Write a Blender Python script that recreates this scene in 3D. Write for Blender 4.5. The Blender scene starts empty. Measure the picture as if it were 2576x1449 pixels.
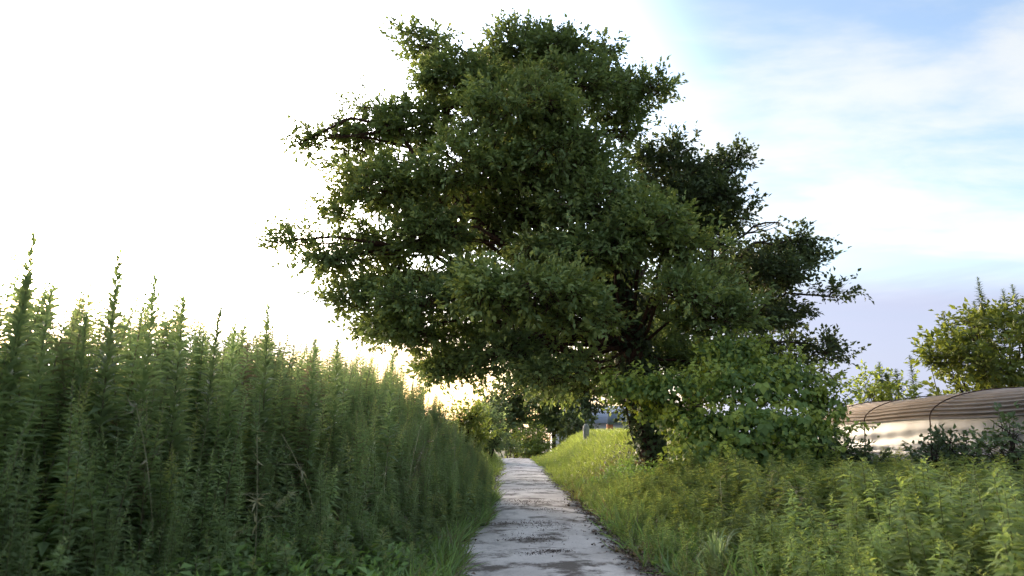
import bpy, math
import numpy as np
from mathutils import Vector

rng = np.random.default_rng(7)
SC = bpy.context.scene
COL = SC.collection

# ------------------------------------------------------------------ camera
CAM_H = 1.5
PITCH = math.radians(11.8)
FPX = 731.0                       # focal length in pixels of a 1024 wide frame
cam_d = bpy.data.cameras.new('camera')
cam = bpy.data.objects.new('camera', cam_d)
COL.objects.link(cam)
cam.location = (0, 0, CAM_H)
cam.rotation_euler = (math.radians(90) + PITCH, 0, 0)
cam_d.sensor_width = 36.0
cam_d.lens = FPX / 1024 * 36.0
cam_d.clip_start = 0.05
cam_d.clip_end = 6000
cam_d.dof.use_dof = True
cam_d.dof.focus_distance = 19.0
cam_d.dof.aperture_fstop = 2.0
SC.camera = cam

# ------------------------------------------------------------------ sky and sun
SUN_AZ = math.radians(-34)        # clockwise from +Y
SUN_EL = math.radians(7)
world = bpy.data.worlds.new('World')
SC.world = world
world.use_nodes = True
wn, wl = world.node_tree.nodes, world.node_tree.links
wn.clear()


def wnode(t, **kw):
    n = wn.new(t)
    for k, v in kw.items():
        setattr(n, k, v)
    return n


def wmath(op, a, b=None, clamp=False):
    n = wn.new('ShaderNodeMath')
    n.operation = op
    n.use_clamp = clamp
    for i, v in enumerate((a, b)):
        if v is None:
            continue
        if isinstance(v, (int, float)):
            n.inputs[i].default_value = v
        else:
            wl.new(v, n.inputs[i])
    return n.outputs[0]


def wmaprange(v, a, b, c=0.0, d=1.0, smooth=True):
    n = wn.new('ShaderNodeMapRange')
    n.interpolation_type = 'SMOOTHSTEP' if smooth else 'LINEAR'
    wl.new(v, n.inputs[0])
    for i, x in enumerate((a, b, c, d)):
        n.inputs[i + 1].default_value = x
    return n.outputs[0]


sky = wnode('ShaderNodeTexSky', sky_type='NISHITA', sun_disc=False,
            sun_elevation=SUN_EL, sun_rotation=SUN_AZ, altitude=20.0,
            air_density=1.0, dust_density=2.0, ozone_density=1.7)
tc = wnode('ShaderNodeTexCoord')
sep = wnode('ShaderNodeSeparateXYZ')
wl.new(tc.outputs['Generated'], sep.inputs[0])
zc = wmath('MAXIMUM', sep.outputs[2], 0.0)
den = wmath('ADD', zc, 0.16)
comb = wnode('ShaderNodeCombineXYZ')
wl.new(wmath('DIVIDE', sep.outputs[0], den), comb.inputs[0])
wl.new(wmath('DIVIDE', sep.outputs[1], den), comb.inputs[1])
mp = wnode('ShaderNodeMapping')
mp.inputs['Rotation'].default_value = (0, 0, math.radians(35))
mp.inputs['Scale'].default_value = (0.55, 1.15, 1)
mp.inputs['Location'].default_value = (12.6, 3.3, 0)
wl.new(comb.outputs[0], mp.inputs[0])


def wnoise(scale, detail, rough, dist=0.0, vec=None):
    n = wn.new('ShaderNodeTexNoise')
    n.inputs['Scale'].default_value = scale
    n.inputs['Detail'].default_value = detail
    n.inputs['Roughness'].default_value = rough
    n.inputs['Distortion'].default_value = dist
    wl.new(vec if vec is not None else mp.outputs[0], n.inputs['Vector'])
    return n.outputs['Fac']


big = wnoise(0.9, 5, 0.55, 0.4)
fine = wnoise(3.4, 6, 0.6, 0.2)
dotn = wn.new('ShaderNodeVectorMath')
dotn.operation = 'DOT_PRODUCT'
wl.new(tc.outputs['Generated'], dotn.inputs[0])
dotn.inputs[1].default_value = (math.sin(SUN_AZ) * math.cos(SUN_EL), math.cos(SUN_AZ) * math.cos(SUN_EL), math.sin(SUN_EL))
mask = wmath('ADD', wmath('MULTIPLY', big, 0.62), wmath('MULTIPLY', fine, 0.38))
cover = wmaprange(mask, 0.42, 0.58)
cover = wmath('MULTIPLY', cover, 0.95)
bw = wnode('ShaderNodeRGBToBW')
wl.new(sky.outputs[0], bw.inputs[0])
lum = wmath('ADD', wmath('MULTIPLY', wmath('POWER', bw.outputs[0], 1.6), 0.020), 0.092)
lum = wmath('MULTIPLY', lum, wmaprange(dotn.outputs['Value'], 0.58, 0.98, 1.0, 2.2))
cl = wnode('ShaderNodeCombineColor')
wl.new(wmath('MULTIPLY', lum, 0.95), cl.inputs[0])
wl.new(wmath('MULTIPLY', lum, 1.00), cl.inputs[1])
wl.new(wmath('MULTIPLY', lum, 1.04), cl.inputs[2])
gap_sky = wnode('ShaderNodeMix', data_type='RGBA', blend_type='MULTIPLY')
gap_sky.inputs[0].default_value = 1.0
wl.new(sky.outputs[0], gap_sky.inputs[6])
gf = wmaprange(dotn.outputs['Value'], 0.58, 0.98, 0.073, 0.5)
gc = wnode('ShaderNodeCombineColor')
wl.new(gf, gc.inputs[0])
wl.new(wmath('MULTIPLY', gf, 0.93), gc.inputs[1])
wl.new(wmath('MULTIPLY', gf, 0.96), gc.inputs[2])
wl.new(gc.outputs[0], gap_sky.inputs[7])
mix1 = wnode('ShaderNodeMix', data_type='RGBA')
wl.new(cover, mix1.inputs[0])
wl.new(gap_sky.outputs[2], mix1.inputs[6])
wl.new(cl.outputs[0], mix1.inputs[7])
# a long shaded cloud bank low over the horizon, all the way round
mp2 = wnode('ShaderNodeMapping')
mp2.inputs['Scale'].default_value = (1.6, 1.6, 9.0)
wl.new(tc.outputs['Generated'], mp2.inputs[0])
bn = wnoise(1.1, 5, 0.55, 0.3, mp2.outputs[0])
bank = wmaprange(wmath('ADD', sep.outputs[2], wmath('MULTIPLY', bn, 0.12)), 0.225, 0.290, 1.0, 0.0)
# the bank thins out towards the sunset
bank = wmath('MULTIPLY', bank, wmaprange(dotn.outputs['Value'], 0.55, 0.92, 0.9, 0.1))
bl = wnode('ShaderNodeCombineColor')
blum = wmath('ADD', wmath('MULTIPLY', bw.outputs[0], 0.008), 0.064)
wl.new(wmath('MULTIPLY', blum, 0.92), bl.inputs[0])
wl.new(wmath('MULTIPLY', blum, 1.00), bl.inputs[1])
wl.new(wmath('MULTIPLY', blum, 1.36), bl.inputs[2])
mix2 = wnode('ShaderNodeMix', data_type='RGBA')
wl.new(bank, mix2.inputs[0])
wl.new(mix1.outputs[2], mix2.inputs[6])
wl.new(bl.outputs[0], mix2.inputs[7])
glow = wmaprange(wmath('ADD', sep.outputs[2], wmath('MULTIPLY', bn, 0.06)), 0.14, 0.27, 1.0, 0.0)
glow = wmath('MULTIPLY', glow, wmaprange(dotn.outputs['Value'], 0.60, 0.93, 0.0, 0.93))
mix3 = wnode('ShaderNodeMix', data_type='RGBA')
wl.new(glow, mix3.inputs[0])
wl.new(mix2.outputs[2], mix3.inputs[6])
mix3.inputs[7].default_value = (0.20, 0.105, 0.042, 1)
bg = wnode('ShaderNodeBackground')
bg.inputs['Strength'].default_value = 0.15
scl = wn.new('ShaderNodeVectorMath')
scl.operation = 'SCALE'
scl.inputs['Scale'].default_value = 3.2
wl.new(mix3.outputs[2], scl.inputs[0])
wl.new(scl.outputs[0], bg.inputs['Color'])
wo = wnode('ShaderNodeOutputWorld')
wl.new(bg.outputs[0], wo.inputs[0])

sun_d = bpy.data.lights.new('sun', 'SUN')
sun_d.energy = 0.5
sun_d.angle = math.radians(28)
sun_d.color = (1.0, 0.80, 0.56)
sun = bpy.data.objects.new('sun', sun_d)
COL.objects.link(sun)
sd = Vector((math.sin(SUN_AZ) * math.cos(SUN_EL), math.cos(SUN_AZ) * math.cos(SUN_EL), math.sin(SUN_EL)))
sun.rotation_euler = (-sd).to_track_quat('-Z', 'Y').to_euler()
sun.location = (-20, 20, 30)

SC.view_settings.view_transform = 'Standard'
SC.view_settings.look = 'None'
SC.view_settings.gamma = 1.0
SC.view_settings.use_curve_mapping = False
SC.view_settings.exposure = 4.05
SC.cycles.use_denoising = True
SC.cycles.max_bounces = 9
SC.cycles.diffuse_bounces = 6
SC.cycles.transparent_max_bounces = 4


# ------------------------------------------------------------------ helpers
FWD = np.array([0, math.cos(PITCH), math.sin(PITCH)])
UPV = np.array([0, -math.sin(PITCH), math.cos(PITCH)])


def at(x, y, Y):
    """World point at ground distance Y seen at (x, y) of a 2576 wide view."""
    u = (x / 2.5156 - 512) / FPX
    v = (288 - y / 2.5156) / FPX
    d = np.array([u, 0, 0]) + UPV * v + FWD
    t = Y / d[1]
    return np.array([0, 0, CAM_H]) + d * t


def project(p):
    q = np.asarray(p, float) - np.array([0, 0, CAM_H])
    w = q @ FWD
    return 512 + FPX * q[..., 0] / w, 288 - FPX * (q @ UPV) / w, w


def sstep(t):
    t = np.clip(t, 0, 1)
    return t * t * (3 - 2 * t)


def wob(x, y, s=1.0):
    return (np.sin(x * 1.7 * s + 0.3) * np.cos(y * 1.3 * s + 1.1) + 0.5 * np.sin(x * 3.9 * s - y * 2.7 * s))


def ground_z(x, y):
    x = np.asarray(x, float)
    y = np.asarray(y, float)
    yy = np.clip(y, 0, 46)
    z = 0.37 * (yy / 46) ** 1.6
    z = z - 2.6 * sstep((y - 46) / 20)
    far = 1 - sstep((y - 50) / 14)
    z = z + 1.55 * sstep((x - 1.55) / 3.2) * sstep((y - 18) / 9) * far * (1 - sstep((x - 9) / 6))
    z = z + 2.0 * sstep((-x - 0.75) / 2.6) * sstep((y - 17) / 9) * far * (1 - sstep((-x - 9) / 6))
    z = z + 2.2 * sstep((y - 66) / 40)
    z = z + 0.03 * wob(x, y) * sstep((np.abs(x - 0.45) - 1.2) / 1.0)
    return z


def link(o, parent=None):
    COL.objects.link(o)
    if parent is not None:
        o.parent = parent
    return o


def new_mesh(name, V, F, mat, tint=None, smooth=False):
    me = bpy.data.meshes.new(name)
    V = np.asarray(V, np.float32)
    if isinstance(F, np.ndarray):
        n, k = F.shape
        me.vertices.add(len(V))
        me.vertices.foreach_set('co', V.ravel())
        me.loops.add(n * k)
        me.loops.foreach_set('vertex_index', F.astype(np.int32).ravel())
        me.polygons.add(n)
        me.polygons.foreach_set('loop_start', np.arange(0, n * k, k, dtype=np.int32))
        me.update(calc_edges=True)
    else:
        me.from_pydata([tuple(v) for v in V], [], F)
    if tint is not None:
        a = me.attributes.new('tint', 'FLOAT', 'POINT')
        a.data.foreach_set('value', np.asarray(tint, np.float32))
    if smooth:
        me.polygons.foreach_set('use_smooth', np.ones(len(me.polygons), bool))
    if mat:
        for m in (mat if isinstance(mat, (list, tuple)) else [mat]):
            me.materials.append(m)
    return me


def obj(name, me, parent=None, loc=None, rz=0.0, sc=None):
    o = bpy.data.objects.new(name, me)
    if loc is not None:
        o.location = tuple(float(c) for c in loc)
    o.rotation_euler = (0, 0, rz)
    if sc is not None:
        o.scale = (sc, sc, sc) if isinstance(sc, (int, float)) else sc
    return link(o, parent)


def tag(o, label=None, cat=None, group=None, kind=None):
    if label:
        o['label'] = label
    if cat:
        o['category'] = cat
    if group:
        o['group'] = group
    if kind:
        o['kind'] = kind
    return o


def empty(name, loc):
    o = bpy.data.objects.new(name, None)
    o.location = tuple(float(c) for c in loc)
    o.empty_display_size = 0.2
    return link(o)


def norm(a):
    return a / np.maximum(np.linalg.norm(a, axis=-1, keepdims=True), 1e-9)


def rand_dirs(n):
    return norm(rng.normal(size=(n, 3)))


def simple_faces(n):
    b = np.arange(n)[:, None] * 5
    return np.concatenate([b + np.array([0, 4, 1]), b + np.array([0, 3, 4])])


def leaf_geo(P, D, N, L, W, droop=0.15, fold=0.18, wide_at=0.42):
    """Folded five-point leaves; P base, D direction, N upper side."""
    n = len(P)
    D = norm(D)
    S = norm(np.cross(D, N))
    U = np.cross(S, D)
    L = np.broadcast_to(np.asarray(L, float), (n,))[:, None]
    W = np.broadcast_to(np.asarray(W, float), (n,))[:, None]
    mid = P + D * L * wide_at
    V = np.empty((n, 5, 3))
    V[:, 0] = P
    V[:, 1] = mid - S * W * 0.5 + U * W * fold
    V[:, 2] = mid
    V[:, 3] = mid + S * W * 0.5 + U * W * fold
    V[:, 4] = P + D * L - U * L * droop
    base = np.arange(n)[:, None] * 5
    F = np.concatenate([base + np.array([0, 2, 1]), base + np.array([0, 3, 2]),
                        base + np.array([1, 2, 4]), base + np.array([2, 3, 4])])
    return V.reshape(-1, 3), F


def tube_geo(pts, rad, n=6, cap=True):
    pts = np.asarray(pts, float)
    rad = np.asarray(rad, float)
    T = norm(np.gradient(pts, axis=0))
    ref = np.array([0.13, 0.31, 0.94]) if abs(T[0][2]) < 0.9 else np.array([0.9, 0.3, 0.1])
    A = norm(np.cross(T, ref))
    B = np.cross(T, A)
    ang = np.linspace(0, 2 * math.pi, n, endpoint=False)
    V = (pts[:, None] + rad[:, None, None] * (np.cos(ang)[None, :, None] * A[:, None] + np.sin(ang)[None, :, None] * B[:, None])).reshape(-1, 3)
    F = []
    m = len(pts)
    for i in range(m - 1):
        for k in range(n):
            a, b = i * n + k, i * n + (k + 1) % n
            F.append((a, b, b + n)); F.append((a, b + n, a + n))
    if cap:
        for k in range(1, n - 1):
            F.append((0, k + 1, k))
            o = (m - 1) * n
            F.append((o, o + k, o + k + 1))
    return V, np.array(F, int)


class Geo:
    def __init__(self):
        self.V, self.F, self.T, self.n = [], [], [], 0

    def add(self, V, F, t=0.5):
        V = np.asarray(V, float)
        self.V.append(V)
        self.F.append(np.asarray(F, int) + self.n)
        t = np.asarray(t, float)
        self.T.append(np.broadcast_to(t, (len(V),)) if t.ndim == 0 else t)
        self.n += len(V)

    def box(self, lo, hi, t=0.5):
        x0, y0, z0 = lo
        x1, y1, z1 = hi
        V = [(x0, y0, z0), (x1, y0, z0), (x1, y1, z0), (x0, y1, z0), (x0, y0, z1), (x1, y0, z1), (x1, y1, z1), (x0, y1, z1)]
        Q = [(0, 3, 2, 1), (4, 5, 6, 7), (0, 1, 5, 4), (1, 2, 6, 5), (2, 3, 7, 6), (3, 0, 4, 7)]
        F = []
        for q in Q:
            F += [(q[0], q[1], q[2]), (q[0], q[2], q[3])]
        self.add(V, F, t)

    def mesh(self, name, mat, smooth=False):
        return new_mesh(name, np.concatenate(self.V), np.concatenate(self.F), mat, np.concatenate(self.T), smooth)

    def empty(self):
        return self.n == 0


# ------------------------------------------------------------------ materials
def mat_new(name):
    m = bpy.data.materials.new(name)
    m.use_nodes = True
    m.node_tree.nodes.clear()
    return m, m.node_tree.nodes, m.node_tree.links


def leaf_mat(name, stops, transl=0.35, rough=0.5, spec=0.35, jitter=0.25, tcol=(1.15, 1.1, 0.5)):
    """Leaf colour by the per-leaf age attribute 'tint'; thin sheet that lets light through."""
    m, N, L = mat_new(name)
    at_ = N.new('ShaderNodeAttribute'); at_.attribute_name = 'tint'
    rp = N.new('ShaderNodeValToRGB')
    el = rp.color_ramp.elements
    while len(el) > 1:
        el.remove(el[-1])
    for i, (p, c) in enumerate(stops):
        e = el[0] if i == 0 else el.new(p)
        e.position = p
        e.color = (*c, 1)
    L.new(at_.outputs['Fac'], rp.inputs[0])
    oi = N.new('ShaderNodeObjectInfo')
    mr = N.new('ShaderNodeMapRange')
    mr.inputs[3].default_value = 1 - jitter
    mr.inputs[4].default_value = 1 + jitter
    L.new(oi.outputs['Random'], mr.inputs[0])
    nz = N.new('ShaderNodeTexNoise')
    nz.inputs['Scale'].default_value = 0.9
    nz.inputs['Detail'].default_value = 3
    geo = N.new('ShaderNodeNewGeometry')
    L.new(geo.outputs['Position'], nz.inputs['Vector'])
    mr2 = N.new('ShaderNodeMapRange')
    mr2.inputs[1].default_value = 0.3; mr2.inputs[2].default_value = 0.7
    mr2.inputs[3].default_value = 0.82; mr2.inputs[4].default_value = 1.18
    L.new(nz.outputs['Fac'], mr2.inputs[0])
    mu = N.new('ShaderNodeMath'); mu.operation = 'MULTIPLY'
    L.new(mr.outputs[0], mu.inputs[0]); L.new(mr2.outputs[0], mu.inputs[1])
    hs = N.new('ShaderNodeHueSaturation')
    L.new(mu.outputs[0], hs.inputs['Value'])
    L.new(rp.outputs[0], hs.inputs['Color'])
    pb = N.new('ShaderNodeBsdfPrincipled')
    pb.inputs['Roughness'].default_value = rough
    pb.inputs['Specular IOR Level'].default_value = spec
    L.new(hs.outputs[0], pb.inputs['Base Color'])
    tm = N.new('ShaderNodeMix'); tm.data_type = 'RGBA'; tm.blend_type = 'MULTIPLY'
    tm.inputs[0].default_value = 1.0
    L.new(hs.outputs[0], tm.inputs[6])
    tm.inputs[7].default_value = (*tcol, 1)
    tr = N.new('ShaderNodeBsdfTranslucent')
    L.new(tm.outputs[2], tr.inputs[0])
    mx = N.new('ShaderNodeMixShader')
    mx.inputs[0].default_value = transl
    L.new(pb.outputs[0], mx.inputs[1]); L.new(tr.outputs[0], mx.inputs[2])
    out = N.new('ShaderNodeOutputMaterial')
    L.new(mx.outputs[0], out.inputs[0])
    return m


def noise_mat(name, c0, c1, scale=3.0, rough=0.9, stretch=(1, 1, 1), detail=6, bump=0.3, lo=0.35, hi=0.65, spec=0.2, c2=None, scale2=20):
    m, N, L = mat_new(name)
    tcn = N.new('ShaderNodeTexCoord')
    mp_ = N.new('ShaderNodeMapping'); mp_.inputs['Scale'].default_value = stretch
    L.new(tcn.outputs['Object'], mp_.inputs[0])
    nz = N.new('ShaderNodeTexNoise'); nz.inputs['Scale'].default_value = scale; nz.inputs['Detail'].default_value = detail
    L.new(mp_.outputs[0], nz.inputs['Vector'])
    mr = N.new('ShaderNodeMapRange'); mr.inputs[1].default_value = lo; mr.inputs[2].default_value = hi
    L.new(nz.outputs['Fac'], mr.inputs[0])
    mx = N.new('ShaderNodeMix'); mx.data_type = 'RGBA'
    mx.inputs[6].default_value = (*c0, 1); mx.inputs[7].default_value = (*c1, 1)
    L.new(mr.outputs[0], mx.inputs[0])
    col = mx.outputs[2]
    nz2 = N.new('ShaderNodeTexNoise'); nz2.inputs['Scale'].default_value = scale2; nz2.inputs['Detail'].default_value = 5
    L.new(mp_.outputs[0], nz2.inputs['Vector'])
    if c2 is not None:
        mr3 = N.new('ShaderNodeMapRange'); mr3.inputs[1].default_value = 0.52; mr3.inputs[2].default_value = 0.68
        L.new(nz2.outputs['Fac'], mr3.inputs[0])
        mx2 = N.new('ShaderNodeMix'); mx2.data_type = 'RGBA'
        L.new(mr3.outputs[0], mx2.inputs[0]); L.new(col, mx2.inputs[6]); mx2.inputs[7].default_value = (*c2, 1)
        col = mx2.outputs[2]
    pb = N.new('ShaderNodeBsdfPrincipled')
    pb.inputs['Roughness'].default_value = rough
    pb.inputs['Specular IOR Level'].default_value = spec
    L.new(col, pb.inputs['Base Color'])
    if bump:
        bp = N.new('ShaderNodeBump'); bp.inputs['Strength'].default_value = bump; bp.inputs['Distance'].default_value = 0.03
        L.new(nz2.outputs['Fac'], bp.inputs['Height']); L.new(bp.outputs[0], pb.inputs['Normal'])
    out = N.new('ShaderNodeOutputMaterial')
    L.new(pb.outputs[0], out.inputs[0])
    return m


M = {}
M['tree_leaf'] = leaf_mat('tree_leaf', [(0, (0.115, 0.145, 0.068)), (0.5, (0.18, 0.25, 0.10)), (0.85, (0.28, 0.32, 0.095)), (1, (0.37, 0.39, 0.09))], 0.36, spec=0.2, tcol=(1.1, 1.05, .65))
M['dark_leaf'] = leaf_mat('dark_leaf', [(0, (0.07, 0.10, 0.055)), (0.6, (0.13, 0.18, 0.08)), (1, (0.25, 0.31, 0.10))], 0.30, spec=0.2, tcol=(1.1, 1.05, .65))
M['vine_leaf'] = leaf_mat('vine_leaf', [(0, (0.13, 0.20, 0.07)), (0.6, (0.20, 0.30, 0.085)), (1, (0.40, 0.47, 0.10))], 0.34, spec=.2)
M['weed_leaf'] = leaf_mat('weed_leaf', [(0, (0.25, 0.19, 0.14)), (0.12, (0.24, 0.22, 0.14)), (0.3, (0.24, 0.31, 0.16)), (0.75, (0.30, 0.40, 0.19)), (1, (0.45, 0.48, 0.19))], 0.58, spec=.2, tcol=(1.08, 1.06, .74))
M['field_leaf'] = leaf_mat('field_leaf', [(0, (0.24, 0.165, 0.11)), (0.12, (0.21, 0.20, 0.10)), (0.3, (0.26, 0.31, 0.13)), (0.7, (0.33, 0.42, 0.16)), (1, (0.48, 0.52, 0.15))], 0.52, spec=.2, tcol=(1.08, 1.08, .66))
M['grass'] = leaf_mat('grass', [(0, (0.22, 0.19, 0.08)), (0.3, (0.22, 0.27, 0.085)), (0.7, (0.28, 0.36, 0.11)), (1, (0.38, 0.43, 0.16))], 0.35)
M['verge'] = leaf_mat('verge', [(0, (0.22, 0.165, 0.115)), (0.15, (0.15, 0.175, 0.08)), (0.5, (0.16, 0.26, 0.085)), (1, (0.26, 0.40, 0.12))], 0.38)
M['yellow_leaf'] = leaf_mat('yellow_leaf', [(0, (0.13, 0.16, 0.055)), (0.6, (0.24, 0.30, 0.075)), (1, (0.36, 0.41, 0.09))], 0.4)
M['plume'] = leaf_mat('plume', [(0, (0.30, 0.27, 0.17)), (1, (0.55, 0.58, 0.38))], 0.4)
M['bark'] = noise_mat('bark', (0.028, 0.021, 0.016), (0.075, 0.055, 0.042), 2.5, 0.95, (6, 6, 0.8), bump=0.9)
M['red_bark'] = noise_mat('red_bark', (0.035, 0.022, 0.016), (0.10, 0.050, 0.034), 2.5, 0.95, (6, 6, 0.8), bump=0.9)
M['stem'] = noise_mat('stem', (0.085, 0.075, 0.04), (0.12, 0.13, 0.05), 6, 0.8, (1, 1, 1), bump=0)
M['soil'] = noise_mat('soil', (0.055, 0.060, 0.028), (0.10, 0.085, 0.05), 0.7, 0.95, (1, 1, 1), bump=0.6, c2=(0.07, 0.09, 0.03), scale2=5)


def path_material():
    m, N, L = mat_new('worn_concrete')
    tcn = N.new('ShaderNodeTexCoord')

    def mapn(sc, loc=(0, 0, 0)):
        a = N.new('ShaderNodeMapping'); a.inputs['Scale'].default_value = sc; a.inputs['Location'].default_value = loc
        L.new(tcn.outputs['Object'], a.inputs[0])
        return a.outputs[0]

    def nz(vec, s, d=6, r=0.6):
        a = N.new('ShaderNodeTexNoise'); a.inputs['Scale'].default_value = s; a.inputs['Detail'].default_value = d; a.inputs['Roughness'].default_value = r
        L.new(vec, a.inputs['Vector'])
        return a.outputs['Fac']

    def rng_(v, a, b, c=0.0, d=1.0):
        n = N.new('ShaderNodeMapRange')
        L.new(v, n.inputs[0])
        for i, x in enumerate((a, b, c, d)):
            n.inputs[i + 1].default_value = x
        return n.outputs[0]

    def mix(f, a, b):
        n = N.new('ShaderNodeMix'); n.data_type = 'RGBA'
        L.new(f, n.inputs[0])
        for i, v in ((6, a), (7, b)):
            if isinstance(v, tuple):
                n.inputs[i].default_value = (*v, 1)
            else:
                L.new(v, n.inputs[i])
        return n.outputs[2]
    base = mix(rng_(nz(mapn((1, 0.6, 1)), 1.1), 0.35, 0.65), (0.44, 0.405, 0.38), (0.66, 0.615, 0.58))
    base = mix(rng_(nz(mapn((1, 0.5, 1), (3, 1, 0)), 2.6), 0.55, 0.72), base, (0.27, 0.25, 0.24))
    # transverse bands of washed-in dirt
    base = mix(rng_(nz(mapn((0.8, 0.8, 1), (8.3, 4.1, 0)), 1.5, 9, 0.72), 0.50, 0.585), base, (0.115, 0.098, 0.085))
    base = mix(rng_(nz(mapn((1, 1, 1)), 38, 4, 0.7), 0.50, 0.75, 0, 0.55), base, (0.20, 0.185, 0.17))
    pb = N.new('ShaderNodeBsdfPrincipled')
    pb.inputs['Roughness'].default_value = 0.85
    pb.inputs['Specular IOR Level'].default_value = 0.25
    L.new(base, pb.inputs['Base Color'])
    bp = N.new('ShaderNodeBump'); bp.inputs['Strength'].default_value = 0.5; bp.inputs['Distance'].default_value = 0.02
    L.new(nz(mapn((1, 1, 1)), 25, 6, 0.7), bp.inputs['Height'])
    L.new(bp.outputs[0], pb.inputs['Normal'])
    out = N.new('ShaderNodeOutputMaterial')
    L.new(pb.outputs[0], out.inputs[0])
    return m


M['path'] = path_material()

# ------------------------------------------------------------------ ground and path
def axis(lo, hi, near_lo, near_hi, step, grow=1.22):
    a = list(np.arange(near_lo, near_hi + step, step))
    s = step
    while a[-1] < hi:
        s *= grow
        a.append(a[-1] + s)
    s = step
    while a[0] > lo:
        s *= grow
        a.insert(0, a[0] - s)
    return np.array(a)


gx = axis(-2500, 2500, -8, 14, 0.25)
gy = axis(-400, 4500, -2, 66, 0.4)
GX, GY = np.meshgrid(gx, gy)
GZ = ground_z(GX, GY)
nxg, nyg = len(gx), len(gy)
ii, jj = np.meshgrid(np.arange(nxg - 1), np.arange(nyg - 1))
a0 = (jj * nxg + ii).ravel()
GF = np.stack([a0, a0 + 1, a0 + nxg + 1, a0 + nxg], 1)
g = obj('ground', new_mesh('ground', np.stack([GX.ravel(), GY.ravel(), GZ.ravel()], 1), GF, M['soil'], smooth=True))
tag(g, 'weedy earth rising into low banks beside the path', 'ground', kind='structure')

ys = np.arange(-5, 62, 0.08)


def path_mid(y):
    return 0.45 - 0.0018 * np.clip(y - 33, 0, 99) ** 2 - 0.010 * np.clip(y - 46, 0, 99) ** 2 + .05 * np.sin(y * .42)


def path_half_l(y):
    return 1.06 + 0.07 * np.sin(y * 1.3) + 0.05 * np.sin(y * 3.7 + 1) + 0.10 * (1 - sstep((y - 12) / 1.6)) + 0.05 * np.sin(y * 9.1) + .03 * np.sin(y * 17.3)


def path_half_r(y):
    return 1.05 + 0.06 * (1 - sstep((y - 8) / 6)) + 0.05 * np.sin(y * 0.9 + 2) + 0.05 * np.sin(y * 4.1) + 0.05 * np.sin(y * 8.3 + 1) + .03 * np.sin(y * 19)


PV, PF = [], []
K = 9
for y in ys:
    l, r = path_mid(y) - path_half_l(y), path_mid(y) + path_half_r(y)
    zb = float(ground_z(path_mid(y), y))
    row = [(l - 0.01, y, zb - 0.15)]
    for k in range(K):
        f = k / (K - 1)
        edge = min(f, 1 - f)
        row.append((l + (r - l) * f, y, zb + 0.045 + 0.035 * (1 - (2 * f - 1) ** 2) - 0.012 * (edge == 0) + 0.006 * math.sin(3 * f + y * 2.1)))
    row.append((r + 0.01, y, zb - 0.15))
    PV += row
w_ = K + 2
for i in range(len(ys) - 1):
    for k in range(w_ - 1):
        a = i * w_ + k
        PF.append((a, a + 1, a + w_ + 1, a + w_))
p = obj('path', new_mesh('path', PV, np.array(PF), M['path'], smooth=True))
tag(p, 'narrow worn pale concrete path running away between weeds', 'path', kind='structure')


# ------------------------------------------------------------------ the big tree
def bez(a, b, c, n):
    t = np.linspace(0, 1, n)[:, None]
    return (1 - t) ** 2 * a + 2 * t * (1 - t) * b + t ** 2 * c


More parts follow.
